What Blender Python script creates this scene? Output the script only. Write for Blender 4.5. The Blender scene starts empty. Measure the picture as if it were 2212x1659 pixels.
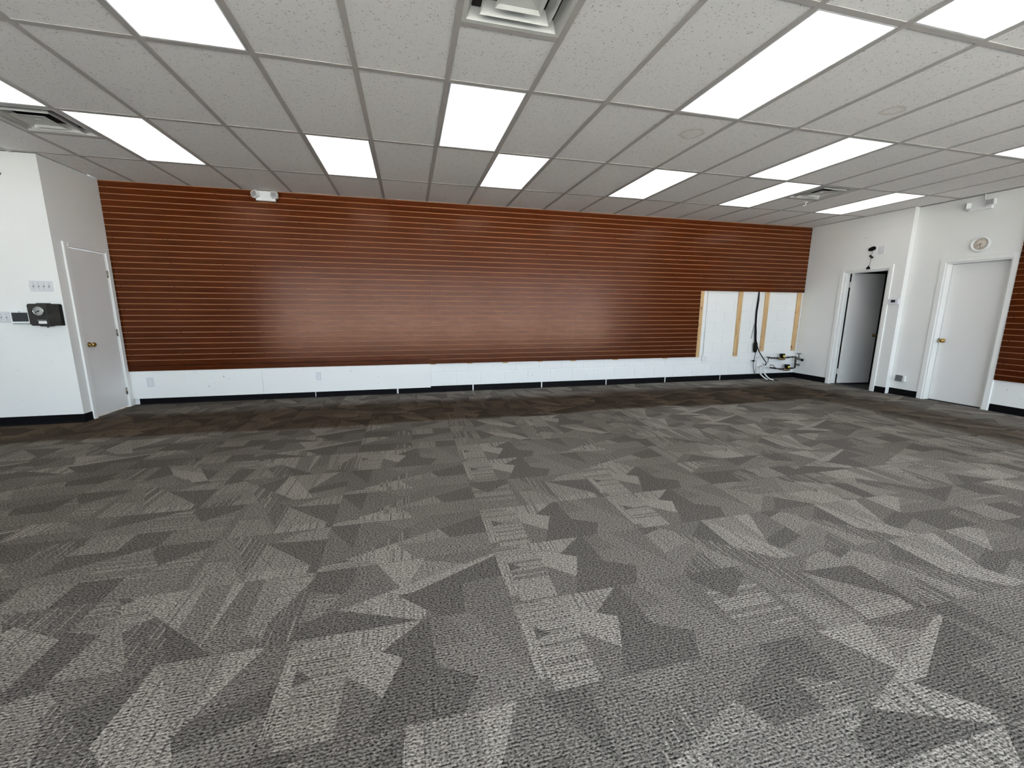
import bpy, math, random
from mathutils import Matrix, Vector
random.seed(7)
S = bpy.context.scene
COL = S.collection

# ------------------------------------------------------------------ camera
F_PX, YAW, PITCH, ROLL = 884.03, .2449, -.1792, .0055
cy, sy, cp, sp = math.cos(YAW), math.sin(YAW), math.cos(PITCH), math.sin(PITCH)
fw = Vector((sy*cp, cy*cp, sp)); rt = Vector((cy, -sy, 0)); up = rt.cross(fw)
cr, sr = math.cos(ROLL), math.sin(ROLL)
R_, U_ = rt*cr + up*sr, up*cr - rt*sr
cam = bpy.data.cameras.new('camera'); cam.sensor_width = 36.0; cam.lens = F_PX/2212*36.0
cam.clip_start = .02
camo = bpy.data.objects.new('camera', cam); COL.objects.link(camo)
camo.matrix_world = Matrix(((R_.x, U_.x, -fw.x, .8933), (R_.y, U_.y, -fw.y, -5.6639),
                            (R_.z, U_.z, -fw.z, 1.3242), (0, 0, 0, 1)))
S.camera = camo

# ------------------------------------------------------------------ light and exposure
LAMP = 2.4            # radiance of the ceiling panels
SKY = 8.2             # open sky outside the shop front (its shaded side)
SUN = 190.0            # sun high behind the building: lights the pavement, not the room
S.view_settings.view_transform = 'Standard'
S.view_settings.look = 'None'
S.view_settings.gamma = 1.0
S.view_settings.use_curve_mapping = False
S.view_settings.exposure = 0.0
S.cycles.max_bounces = 7; S.cycles.diffuse_bounces = 5; S.cycles.glossy_bounces = 2; S.cycles.transmission_bounces = 2; S.cycles.transparent_max_bounces = 4
S.cycles.caustics_reflective = False; S.cycles.caustics_refractive = False
world = bpy.data.worlds.new('overcast_sky'); S.world = world
world.use_nodes = True
bg = world.node_tree.nodes['Background']
bg.inputs[0].default_value = (.74, .88, 1.0, 1); bg.inputs[1].default_value = SKY
pl = bpy.data.lights.new('window_portal', 'AREA'); pl.shape = 'RECTANGLE'; pl.size = 12.2; pl.size_y = 2.5
pl.cycles.is_portal = True
plo = bpy.data.objects.new('window_portal', pl); COL.objects.link(plo)
sl = bpy.data.lights.new('sun', 'SUN'); sl.energy = SUN; sl.angle = .01; sl.color = (1, .91, .77)
slo = bpy.data.objects.new('sun', sl); COL.objects.link(slo); slo.rotation_euler = (math.radians(-42), 0, math.radians(-12)); slo.location = (0, 8, 12)
plo.location = (2.6, -7.59, 1.35); plo.rotation_euler = (math.radians(90), 0, 0)   # looks along +y

# ------------------------------------------------------------------ dimensions
ZC = 2.905            # underside of the ceiling grid
G = .6096             # grid pitch
YB = .985             # block wall face
YS = .945             # face of the slatwall
XR, XN, YSTEP = 8.47, 8.56, -.72      # right wall with the open door, nearer right wall, step between
XL, YL = -2.84, .06   # closet side wall, closet front wall
XW, YF = -5.2, -7.6   # far left wall, shop front
PI = math.pi

# ------------------------------------------------------------------ materials
MATS = {}
def new_mat(name):
    m = bpy.data.materials.new(name); m.use_nodes = True
    nt = m.node_tree; b = nt.nodes['Principled BSDF']
    MATS[name] = m
    return m, nt, b
def simple(name, rgb, rough=.5, metal=0., spec=.5, bump=0., scale=60., emit=None, var=0.):
    m, nt, b = new_mat(name)
    b.inputs['Base Color'].default_value = (*rgb, 1)
    b.inputs['Roughness'].default_value = rough
    b.inputs['Metallic'].default_value = metal
    b.inputs['Specular IOR Level'].default_value = spec
    if bump or var:
        g = nt.nodes.new('ShaderNodeNewGeometry')
        n = nt.nodes.new('ShaderNodeTexNoise'); n.inputs['Scale'].default_value = scale; n.inputs['Detail'].default_value = 4
        nt.links.new(g.outputs['Position'], n.inputs['Vector'])
        if bump:
            bp = nt.nodes.new('ShaderNodeBump'); bp.inputs['Strength'].default_value = bump; bp.inputs['Distance'].default_value = .004
            nt.links.new(n.outputs[0], bp.inputs['Height']); nt.links.new(bp.outputs[0], b.inputs['Normal'])
        if var:
            mx = nt.nodes.new('ShaderNodeMix'); mx.data_type = 'RGBA'
            mx.inputs[6].default_value = (*[c*(1-var) for c in rgb], 1); mx.inputs[7].default_value = (*[min(1, c*(1+var)) for c in rgb], 1)
            nt.links.new(n.outputs[0], mx.inputs[0]); nt.links.new(mx.outputs[2], b.inputs['Base Color'])
    if emit:
        b.inputs['Emission Color'].default_value = (*emit[0], 1); b.inputs['Emission Strength'].default_value = emit[1]
    return m
class NB:
    """small helper to write shader maths"""
    def __init__(s, nt): s.nt = nt
    def n(s, t, **k):
        x = s.nt.nodes.new(t)
        for a, v in k.items(): setattr(x, a, v)
        return x
    def l(s, a, b): s.nt.links.new(a, b)
    def m(s, op, a, b=None, c=None, clamp=False):
        x = s.n('ShaderNodeMath', operation=op, use_clamp=clamp)
        for i, v in enumerate((a, b, c)):
            if v is None: continue
            if isinstance(v, (int, float)): x.inputs[i].default_value = v
            else: s.l(v, x.inputs[i])
        return x.outputs[0]
    def ss(s, v, a, b):
        x = s.n('ShaderNodeMapRange', interpolation_type='SMOOTHSTEP')
        s.l(v, x.inputs[0]); x.inputs[1].default_value = a; x.inputs[2].default_value = b
        return x.outputs[0]
    def mixc(s, f, a, b, blend='MIX'):
        x = s.n('ShaderNodeMix', data_type='RGBA', blend_type=blend)
        for i, v in ((0, f), (6, a), (7, b)):
            if isinstance(v, (int, float)): x.inputs[i].default_value = v
            elif isinstance(v, tuple): x.inputs[i].default_value = (*v, 1)
            else: s.l(v, x.inputs[i])
        return x.outputs[2]
    def pos(s):
        g = s.n('ShaderNodeNewGeometry'); x = s.n('ShaderNodeSeparateXYZ'); s.l(g.outputs['Position'], x.inputs[0])
        return g.outputs['Position'], x.outputs[0], x.outputs[1], x.outputs[2]
    def noise(s, vec, scale, detail=2, rough=.5):
        x = s.n('ShaderNodeTexNoise'); s.l(vec, x.inputs['Vector']); x.inputs['Scale'].default_value = scale
        x.inputs['Detail'].default_value = detail; x.inputs['Roughness'].default_value = rough
        return x.outputs[0]
    def comb(s, x, y, z):
        c = s.n('ShaderNodeCombineXYZ')
        for i, v in enumerate((x, y, z)):
            if isinstance(v, (int, float)): c.inputs[i].default_value = v
            else: s.l(v, c.inputs[i])
        return c.outputs[0]

def mat_wall():
    m, nt, b = new_mat('wall_paint'); N = NB(nt); P, x, y, z = N.pos()
    tone = N.noise(P, 1.3, 3); fine = N.noise(P, 160, 3)
    c = N.mixc(tone, (.815, .82, .805), (.845, .85, .835))
    low = N.m('SUBTRACT', 1, N.ss(z, .2, 1.9))
    sc = N.m('MULTIPLY', N.m('MULTIPLY', N.ss(N.noise(P, 17, 2), .66, .74), N.ss(N.noise(P, 2.1, 1), .52, .66)), low)
    c = N.mixc(N.m('MULTIPLY', sc, .40), c, (.42, .42, .42))
    dot = N.m('MULTIPLY', N.ss(N.noise(P, 30, 0), .845, .87), N.ss(N.noise(P, 1.7, 1), .52, .60))
    c = N.mixc(N.m('MULTIPLY', dot, .7), c, (.14, .13, .12))
    N.l(c, b.inputs['Base Color']); b.inputs['Roughness'].default_value = .55; b.inputs['Specular IOR Level'].default_value = .3
    bp = N.n('ShaderNodeBump'); bp.inputs['Strength'].default_value = .12; bp.inputs['Distance'].default_value = .004
    N.l(fine, bp.inputs['Height']); N.l(bp.outputs[0], b.inputs['Normal'])
mat_wall()
simple('trim_paint', (.85, .855, .84), .38, spec=.45, bump=.04, scale=40)
simple('door_paint', (.82, .82, .81), .42, spec=.4, bump=.05, scale=30, var=.012)
simple('base_rubber', (.004, .004, .005), .6, spec=.08)
simple('grid_metal', (.40, .385, .375), .5, spec=.3)
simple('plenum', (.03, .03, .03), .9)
simple('white_plastic', (.80, .81, .81), .35)
simple('lilac_plastic', (.70, .69, .75), .35)
simple('device_white', (.74, .79, .81), .3)
simple('dark_glass', (.012, .013, .018), .12)
simple('black_plastic', (.004, .004, .004), .55, spec=.12)
simple('charcoal_plastic', (.026, .026, .025), .6, spec=.2, bump=.05, scale=300)
simple('charcoal_side', (.010, .009, .008), .6, spec=.15)
simple('slot_dark', (.16, .16, .15), .6)
simple('brass', (.45, .30, .10), .28, metal=1)
simple('hinge_steel', (.42, .38, .33), .35, metal=1)
simple('painted_hinge', (.74, .74, .72), .45)
simple('chrome', (.75, .75, .76), .15, metal=1)
simple('vent_paint', (.56, .565, .545), .5, spec=.3, var=.06, bump=.02, scale=14)
simple('dial_face', (.42, .42, .40), .5)
simple('sticker', (.85, .85, .85), .6)
simple('grey_plate', (.16, .16, .16), .5)
simple('pipe_dark', (.045, .035, .028), .45, metal=.5, bump=.3, scale=120)
simple('bronze', (.30, .21, .10), .45, metal=.7, bump=.2, scale=120)
simple('yellow_label', (.75, .62, .05), .5)
simple('pvc', (.76, .77, .76), .35)
simple('screw_dark', (.06, .03, .015), .5)
simple('clock_face', (.66, .60, .53), .6)
simple('clock_ink', (.12, .085, .06), .6)
simple('lens_grid', (.12, .12, .13), .3)
simple('plate_plastic', (.66, .67, .70), .4)
simple('lens_cell', (.62, .63, .65), .2)
simple('steel_grey', (.17, .165, .15), .45, metal=.5)
simple('aluminium', (.35, .35, .36), .35, metal=.9)
simple('pavement', (.45, .45, .44), .9)
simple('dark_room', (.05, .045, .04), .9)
simple('threshold', (.03, .028, .026), .5)

def mat_ceiling():
    m, nt, b = new_mat('ceiling_tile'); N = NB(nt); P, x, y, z = N.pos()
    fis = N.noise(P, 95, 2, .6); fis2 = N.noise(P, 22, 2)
    pit = N.m('MULTIPLY', N.ss(fis, .62, .68), N.ss(fis2, .38, .55))
    fine = N.noise(P, 260, 2)
    base = N.mixc(fine, (.80, .785, .77), (.90, .885, .87))
    col = N.mixc(N.m('MULTIPLY', pit, .85), base, (.20, .19, .18))
    wob = N.m('MULTIPLY', N.m('SUBTRACT', N.noise(P, 9, 2), .5), .09)
    st = None
    for cx, cyy, r in ((3.46, -2.10, .100), (4.72, -2.90, .075)):
        d = N.m('SQRT', N.m('ADD', N.m('POWER', N.m('SUBTRACT', x, cx), 2), N.m('POWER', N.m('SUBTRACT', y, cyy), 2)))
        d = N.m('ADD', d, wob)
        ring = N.m('MULTIPLY', N.ss(d, r-.045, r), N.m('SUBTRACT', 1, N.ss(d, r, r+.018)))
        fill = N.m('MULTIPLY', N.m('SUBTRACT', 1, N.ss(d, r-.01, r+.01)), .22)
        k = N.m('MAXIMUM', ring, fill)
        st = k if st is None else N.m('MAXIMUM', st, k)
    col = N.mixc(N.m('MULTIPLY', st, .42), col, (.42, .37, .29))
    N.l(col, b.inputs['Base Color']); b.inputs['Roughness'].default_value = .9; b.inputs['Specular IOR Level'].default_value = .15
    bp = N.n('ShaderNodeBump'); bp.inputs['Strength'].default_value = .3; bp.inputs['Distance'].default_value = .003
    N.l(N.m('SUBTRACT', fine, pit), bp.inputs['Height']); N.l(bp.outputs[0], b.inputs['Normal'])
mat_ceiling()

def mat_wood():
    m, nt, b = new_mat('cherry_laminate'); N = NB(nt); P, x, y, z = N.pos()
    oi = N.n('ShaderNodeObjectInfo')
    off = N.m('MULTIPLY', oi.outputs['Random'], 9.0)
    al = N.m('ADD', x, y)                     # the panels run along x or along y
    v = N.comb(N.m('ADD', N.m('MULTIPLY', al, .9), off), 0.0, N.m('MULTIPLY', z, 26))
    g1 = N.noise(v, 2.2, 5, .62)
    v2 = N.comb(N.m('ADD', N.m('MULTIPLY', al, 2.6), off), 3.0, N.m('MULTIPLY', z, 70))
    g2 = N.noise(v2, 3.0, 4, .6)
    c = N.mixc(N.ss(g1, .30, .72), (.041, .0076, .0012), (.070, .0148, .0030))
    c = N.mixc(N.m('MULTIPLY', N.ss(g2, .55, .75), .45), c, (.030, .0055, .0010))
    N.l(c, b.inputs['Base Color'])
    b.inputs['Roughness'].default_value = .20; b.inputs['Specular IOR Level'].default_value = .24; b.inputs['Specular Tint'].default_value = (1.0, .66, .54, 1)
    simple('groove_mdf', (.33, .175, .10), .7, spec=.15)
mat_wood()

def mat_pine():
    m, nt, b = new_mat('pine'); N = NB(nt); P, x, y, z = N.pos()
    v = N.comb(N.m('MULTIPLY', x, 30), N.m('MULTIPLY', y, 8), N.m('MULTIPLY', z, 1.6))
    g = N.noise(v, 2.0, 4)
    c = N.mixc(N.ss(g, .3, .7), (.46, .29, .135), (.60, .42, .22))
    kn = N.noise(N.comb(N.m('MULTIPLY', x, 22), 0., N.m('MULTIPLY', z, 9)), 1.0, 1)
    c = N.mixc(N.ss(kn, .66, .72), c, (.17, .08, .035))
    N.l(c, b.inputs['Base Color']); b.inputs['Roughness'].default_value = .6
mat_pine()

def mat_block():
    m, nt, b = new_mat('painted_block'); N = NB(nt); P, x, y, z = N.pos()
    n1 = N.noise(P, 55, 4, .6); n2 = N.noise(P, 140, 2); n3 = N.noise(P, 5, 2)
    low = N.m('SUBTRACT', 1, N.ss(z, .30, .62))
    rough = N.m('ADD', .25, N.m('MULTIPLY', low, .75))
    pits = N.m('MULTIPLY', N.m('MULTIPLY', N.ss(n1, .63, .70), N.ss(n3, .45, .62)), low)
    c = N.mixc(N.m('MULTIPLY', pits, .8), (.83, .84, .835), (.30, .28, .25))
    N.l(c, b.inputs['Base Color']); b.inputs['Roughness'].default_value = .55; b.inputs['Specular IOR Level'].default_value = .3
    bp = N.n('ShaderNodeBump'); bp.inputs['Strength'].default_value = .5; bp.inputs['Distance'].default_value = .004
    N.l(N.m('MULTIPLY', N.m('SUBTRACT', N.m('MULTIPLY', n2, .4), pits), rough), bp.inputs['Height']); N.l(bp.outputs[0], b.inputs['Normal'])
mat_block()

def mat_carpet(name, val, lines, axis, lineval):
    """loop pile; `lines` = strength of thin accent lines running along the axis"""
    m, nt, b = new_mat(name); N = NB(nt); P, x, y, z = N.pos()
    # loop rows run along x
    row = N.m('SINE', N.m('MULTIPLY', y, 2*PI/.0120))
    sp1 = N.noise(N.comb(N.m('MULTIPLY', x, .6), y, 0.), 165, 1, .5)
    sp2 = N.noise(N.comb(x, y, 4.), 420, 0, .5)
    loop = N.m('ADD', N.m('MULTIPLY', row, .27), N.m('MULTIPLY', N.m('SUBTRACT', sp1, .5), 4.0))
    loop = N.m('ADD', loop, N.m('MULTIPLY', N.m('SUBTRACT', sp2, .5), 1.2))
    v = N.m('MULTIPLY', val, N.m('MAXIMUM', N.m('ADD', 1.0, loop), .12))
    if lines:
        a, o = (x, y) if axis == 'y' else (y, x)
        seg = N.m('FLOOR', N.m('MULTIPLY', o, 2.3))
        ln = N.noise(N.comb(a, N.m('MULTIPLY', seg, .37), 2.), 70, 1, .5)
        k = N.m('MULTIPLY', N.ss(ln, .545, .585), lines)
        f = N.n('ShaderNodeMix', data_type='FLOAT'); N.l(k, f.inputs[0]); N.l(v, f.inputs[2])
        N.l(N.m('MULTIPLY', lineval, N.m('MAXIMUM', N.m('ADD', 1.0, loop), .12)), f.inputs[3]); v = f.outputs[0]
    # worn traffic lane that follows the walls, where displays once stood either side
    wob = N.m('MULTIPLY', N.m('SUBTRACT', N.noise(P, .55, 2), .5), .40)
    yy = N.m('ADD', y, wob); xx = N.m('ADD', x, wob)
    lane_b = N.m('MULTIPLY', N.ss(yy, -.82, -.70), N.m('SUBTRACT', 1, N.ss(yy, .15, .48)))
    lane_b = N.m('MULTIPLY', lane_b, N.m('SUBTRACT', 1, N.ss(xx, 7.5, 8.0)))
    lane_r = N.m('MULTIPLY', N.ss(xx, 6.75, 7.05), N.m('SUBTRACT', 1, N.ss(xx, 7.55, 7.95)))
    lane_r = N.m('MULTIPLY', lane_r, N.m('SUBTRACT', 1, N.ss(yy, -.2, .3)))
    lane = N.m('MAXIMUM', lane_b, N.m('MULTIPLY', lane_r, .8))
    soil = N.m('MULTIPLY', N.ss(N.noise(P, .42, 3), .42, .68), .22)
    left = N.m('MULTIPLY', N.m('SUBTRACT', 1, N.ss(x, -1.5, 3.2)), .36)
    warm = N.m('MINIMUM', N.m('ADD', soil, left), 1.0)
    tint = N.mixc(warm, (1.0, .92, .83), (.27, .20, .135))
    tint = N.mixc(N.m('MULTIPLY', lane, .92), tint, (.30, .215, .14))
    c = N.mixc(1.0, N.comb(v, v, v), tint, 'MULTIPLY')
    N.l(c, b.inputs['Base Color'])
    b.inputs['Roughness'].default_value = .9; b.inputs['Specular IOR Level'].default_value = .04
    bp = N.n('ShaderNodeBump'); bp.inputs['Strength'].default_value = .35; bp.inputs['Distance'].default_value = .003
    N.l(loop, bp.inputs['Height']); N.l(bp.outputs[0], b.inputs['Normal'])
    return m
CARPET = [mat_carpet('carpet_dark', .122, 0, 'x', 0), mat_carpet('carpet_mid', .182, 0, 'x', 0),
          mat_carpet('carpet_light', .275, 0, 'x', 0), mat_carpet('carpet_light_lined', .275, .8, 'y', .14),
          mat_carpet('carpet_dark_lined', .135, .8, 'y', .27), mat_carpet('carpet_mid_rows', .172, .8, 'x', .27),
          mat_carpet('carpet_light_rows', .255, .75, 'x', .14), mat_carpet('carpet_dim', .158, 0, 'x', 0),
          mat_carpet('carpet_pale', .226, .5, 'y', .14)]

def mat_diffuser():
    m, nt, b = new_mat('lit_diffuser'); N = NB(nt); P, x, y, z = N.pos()
    n = N.noise(P, 7, 3); f = N.noise(P, 220, 1)
    st = N.m('MULTIPLY', LAMP, N.m('ADD', .9, N.m('MULTIPLY', N.m('ADD', n, N.m('MULTIPLY', f, .4)), .14)))
    b.inputs['Base Color'].default_value = (.8, .8, .8, 1); b.inputs['Roughness'].default_value = .5
    b.inputs['Emission Color'].default_value = (1.0, .975, .93, 1); N.l(st, b.inputs['Emission Strength'])
mat_diffuser()
def mat_glass():
    m = bpy.data.materials.new('clear_glass'); m.use_nodes = True; nt = m.node_tree; MATS['clear_glass'] = m
    nt.nodes.clear(); o = nt.nodes.new('ShaderNodeOutputMaterial'); mx = nt.nodes.new('ShaderNodeMixShader')
    t = nt.nodes.new('ShaderNodeBsdfTransparent'); g = nt.nodes.new('ShaderNodeBsdfGlossy'); g.inputs['Roughness'].default_value = .02
    mx.inputs[0].default_value = .06
    nt.links.new(t.outputs[0], mx.inputs[1]); nt.links.new(g.outputs[0], mx.inputs[2]); nt.links.new(mx.outputs[0], o.inputs[0])
mat_glass()

# ------------------------------------------------------------------ mesh helpers
class MB:
    def __init__(s): s.v, s.f, s.mi, s.sm = [], [], [], []
    def add(s, vs, fs, mi=0, smooth=False):
        o = len(s.v); s.v += [tuple(v) for v in vs]
        for f in fs: s.f.append(tuple(i+o for i in f)); s.mi.append(mi); s.sm.append(smooth)
        return s
    def box(s, x0, x1, y0, y1, z0, z1, mi=0):
        vs = [(x, y, z) for x in (x0, x1) for y in (y0, y1) for z in (z0, z1)]
        return s.add(vs, [(0, 1, 3, 2), (4, 6, 7, 5), (0, 4, 5, 1), (2, 3, 7, 6), (0, 2, 6, 4), (1, 5, 7, 3)], mi)
    def bev(s, x0, x1, y0, y1, z0, z1, b=.004, mi=0):
        """box whose front (-y) face is chamfered all round"""
        B = [(x0, y1, z0), (x1, y1, z0), (x1, y1, z1), (x0, y1, z1)]
        M = [(x0, y0+b, z0), (x1, y0+b, z0), (x1, y0+b, z1), (x0, y0+b, z1)]
        T = [(x0+b, y0, z0+b), (x1-b, y0, z0+b), (x1-b, y0, z1-b), (x0+b, y0, z1-b)]
        fs = [(0, 1, 2, 3), (8, 11, 10, 9)]
        for i in range(4):
            j = (i+1) % 4
            fs += [(i, i+4, j+4, j), (i+4, i+8, j+8, j+4)]
        return s.add(B+M+T, fs, mi)
    def prism(s, poly, a0, a1, axis='y', mi=0):
        """2D polygon extruded along an axis; poly in the other two axes (x,z), (x,y) or (y,z)"""
        def p(u, w, a):
            return {'y': (u, a, w), 'z': (u, w, a), 'x': (a, u, w)}[axis]
        n = len(poly); vs = [p(u, w, a0) for u, w in poly] + [p(u, w, a1) for u, w in poly]
        fs = [tuple(range(n)), tuple(range(2*n-1, n-1, -1))]
        fs += [(i, i+n, (i+1) % n+n, (i+1) % n) for i in range(n)]
        return s.add(vs, fs, mi)
    def tube(s, pts, r, n=8, cap=True, mi=0):
        pts = [Vector(p) for p in pts]; rs = r if isinstance(r, (list, tuple)) else [r]*len(pts)
        rings = []; ref = None
        for i, p in enumerate(pts):
            d = (pts[min(i+1, len(pts)-1)] - pts[max(i-1, 0)]).normalized()
            if ref is None: ref = d.orthogonal().normalized()
            ref = (ref - d*ref.dot(d))
            ref = ref.normalized() if ref.length > 1e-6 else d.orthogonal().normalized()
            bi = d.cross(ref)
            rings.append([p + (ref*math.cos(2*PI*k/n) + bi*math.sin(2*PI*k/n))*rs[i] for k in range(n)])
        vs = [v for rg in rings for v in rg]; fs = []
        for i in range(len(pts)-1):
            for k in range(n): fs.append((i*n+k, i*n+(k+1) % n, (i+1)*n+(k+1) % n, (i+1)*n+k))
        s.add(vs, fs, mi, True)
        if cap:
            o = len(s.v)-len(vs)
            s.f.append(tuple(o+k for k in range(n-1, -1, -1))); s.mi.append(mi); s.sm.append(False)
            s.f.append(tuple(o+(len(pts)-1)*n+k for k in range(n))); s.mi.append(mi); s.sm.append(False)
        return s
    def lathe(s, c, axis, prof, n=20, mi=0):
        """profile of (distance along axis, radius) turned about an axis through c"""
        a = Vector(axis).normalized(); u = a.orthogonal().normalized(); w = a.cross(u); c = Vector(c)
        vs = []; fs = []
        for t, r in prof:
            for k in range(n): vs.append(c + a*t + (u*math.cos(2*PI*k/n) + w*math.sin(2*PI*k/n))*max(r, 1e-4))
        for i in range(len(prof)-1):
            for k in range(n): fs.append((i*n+k, i*n+(k+1) % n, (i+1)*n+(k+1) % n, (i+1)*n+k))
        fs += [tuple(range(n-1, -1, -1)), tuple((len(prof)-1)*n+k for k in range(n))]
        return s.add(vs, fs, mi, True)
    def mesh(s, name, mats):
        me = bpy.data.meshes.new(name); me.from_pydata(s.v, [], s.f)
        for m in (mats if isinstance(mats, (list, tuple)) else [mats]): me.materials.append(MATS[m] if isinstance(m, str) else m)
        me.polygons.foreach_set('material_index', s.mi); me.polygons.foreach_set('use_smooth', s.sm)
        me.update()
        import bmesh
        bm = bmesh.new(); bm.from_mesh(me); bmesh.ops.recalc_face_normals(bm, faces=bm.faces[:]); bm.to_mesh(me); bm.free()
        return me
    def build(s, name, mats, parent=None):
        return link(name, s.mesh(name, mats), parent)
def link(name, data, parent=None, loc=None):
    o = bpy.data.objects.new(name, data); COL.objects.link(o)
    if parent: o.parent = parent
    if loc: o.location = loc
    return o
def tag(o, label=None, cat=None, group=None, kind=None):
    if label: o['label'] = label
    if cat: o['category'] = cat
    if group: o['group'] = group
    if kind: o['kind'] = kind
    return o
def thing(name, label, cat, loc=(0, 0, 0), rz=0, group=None):
    o = bpy.data.objects.new(name, None); COL.objects.link(o); o.empty_display_size = .1
    o.location = loc; o.rotation_euler = (0, 0, rz)
    return tag(o, label, cat, group)
def struct(name, label=None, loc=(0, 0, 0), rz=0):
    o = bpy.data.objects.new(name, None); COL.objects.link(o); o.empty_display_size = .1
    o.location = loc; o.rotation_euler = (0, 0, rz)
    return tag(o, label, None, None, 'structure')
FACE_LEFT, FACE_RIGHT = PI/2, -PI/2     # turn of wall fittings: closet side wall (faces +x), right walls (face -x)

# ------------------------------------------------------------------ floor: slab and carpet tiles
fl = MB().box(XW-.1, 11.0, YF-.1, 1.2, -.2, -.0075).build('floor', 'plenum')
tag(fl, 'grey carpet tile floor with light and dark angular facets', None, None, 'structure')
TW, TH = .9144, .4572
def split(poly, px, py, ang):
    nx, ny = -math.sin(ang), math.cos(ang); d = [(x-px)*nx+(y-py)*ny for x, y in poly]
    a, b = [], []
    for i in range(len(poly)):
        j = (i+1) % len(poly); p, q = poly[i], poly[j]
        (a if d[i] >= 0 else b).append(p)
        if d[i]*d[j] < 0:
            t = d[i]/(d[i]-d[j]); r = (p[0]+t*(q[0]-p[0]), p[1]+t*(q[1]-p[1])); a.append(r); b.append(r)
    return a, b
def area(p): return abs(sum(p[i][0]*p[(i+1) % len(p)][1]-p[(i+1) % len(p)][0]*p[i][1] for i in range(len(p))))/2
def carpet_facets(seed):
    r = random.Random(seed); polys = [[(0, 0), (TW, 0), (TW, TH), (0, TH)]]
    angs = [90, 90, 0, 22, -24, 38, -40, 62, -58, 118]
    for _ in range(40):
        polys.sort(key=area, reverse=True); p = polys[0]
        if area(p) < .047: break
        cx = sum(q[0] for q in p)/len(p); cy_ = sum(q[1] for q in p)/len(p)
        a, b = split(p, cx+r.uniform(-.07, .07), cy_+r.uniform(-.05, .05), math.radians(r.choice(angs)+r.uniform(-5, 5)))
        if len(a) > 2 and len(b) > 2 and min(area(a), area(b)) > .010: polys = polys[1:]+[a, b]
        else: polys = polys[1:]+[p]
    out = []
    pool = [0, 0, 7, 1, 1, 2, 8, 3, 3, 4, 5, 6, 8, 7]
    for p in polys:
        m = r.choice(pool)
        if m in (2, 3, 6, 8) and len(p) >= 4 and r.random() < .6:      # light facet with a corner cut away
            k = r.randrange(len(p)); v = p[k]; c = (sum(q[0] for q in p)/len(p), sum(q[1] for q in p)/len(p))
            a, b = split(p, v[0]*.66+c[0]*.34, v[1]*.66+c[1]*.34, math.atan2(c[1]-v[1], c[0]-v[0])+PI/2+r.uniform(-.4, .4))
            if len(a) > 2 and len(b) > 2:
                big, sm = (a, b) if area(a) > area(b) else (b, a)
                out += [(big, m), (sm, r.choice([0, 7]))]; continue
        out.append((p, m))
    return out
def carpet_mesh(mb, facets, ox=0, oy=0, x1=None, y1=None):
    g = .0006
    for p, m in facets:
        q = [(min(max(x, g), TW-g)+ox, min(max(y, g), TH-g)+oy) for x, y in p]
        mb.add([(x, y, 0) for x, y in q], [tuple(range(len(q)))], m)
    a, b, c, d = ox+g, ox+TW-g, oy+g, oy+TH-g
    mb.add([(a, c, 0), (b, c, 0), (b, d, 0), (a, d, 0), (a, c, -.0065), (b, c, -.0065), (b, d, -.0065), (a, d, -.0065)],
           [(0, 1, 5, 4), (1, 2, 6, 5), (2, 3, 7, 6), (3, 0, 4, 7)], 0)
NV = 9
FACETS = [carpet_facets(31+i*17) for i in range(NV)]
TILES = []
for fct in FACETS:
    mb = MB(); carpet_mesh(mb, fct)
    me = bpy.data.meshes.new('carpet_tile'); me.from_pydata(mb.v, [], mb.f)
    for m in CARPET: me.materials.append(m)
    me.polygons.foreach_set('material_index', mb.mi); me.update(); TILES.append(me)
rest = MB(); ry = .9753
x_start = -5.10
ncol = 15
for row in range(19):
    y0 = ry - (row+1)*TH
    for c in range(ncol):
        x0 = x_start + c*TW - (row % 2)*0
        if x0+TW < XL and y0 > YL-.02: continue
        k = random.choice(range(NV)) if (row % 2 == 0 or random.random() < .6) else last[c]
        if row == 0 and c == 0: last = [0]*ncol
        if 'last' not in globals(): last = [0]*ncol
        last[c] = k
        if y0 > -5.3 and x0 > -5.2:
            link('carpet_tile', TILES[k], fl, (x0, y0, 0))
        else:
            carpet_mesh(rest, FACETS[k], x0, y0)
me = bpy.data.meshes.new('carpet_field'); me.from_pydata(rest.v, [], rest.f)
for m in CARPET: me.materials.append(m)
me.polygons.foreach_set('material_index', rest.mi); me.update()
tag(link('carpet_field', me, fl), None, None, None, 'stuff')

# ------------------------------------------------------------------ walls
# closet block on the left: front face y = YL, side face x = XL with door_1
wl = MB().box(XW-.1, XL, YL, YL+.12, 0, ZC+.004).build('wall_left', 'wall_paint')
tag(wl, 'white painted closet wall on the left with scuff marks', None, None, 'structure')
D1A, D1B, D1H = .262, .852, 2.0
wc = MB().box(XL-.12, XL, YL+.12, D1A-.02, 0, ZC+.004).box(XL-.12, XL, D1B+.02, YB, 0, ZC+.004) \
    .box(XL-.12, XL, D1A-.02, D1B+.02, D1H+.015, ZC+.004).build('wall_closet', 'wall_paint')
tag(wc, 'white closet side wall holding the narrow closed door', None, None, 'structure')
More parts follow.
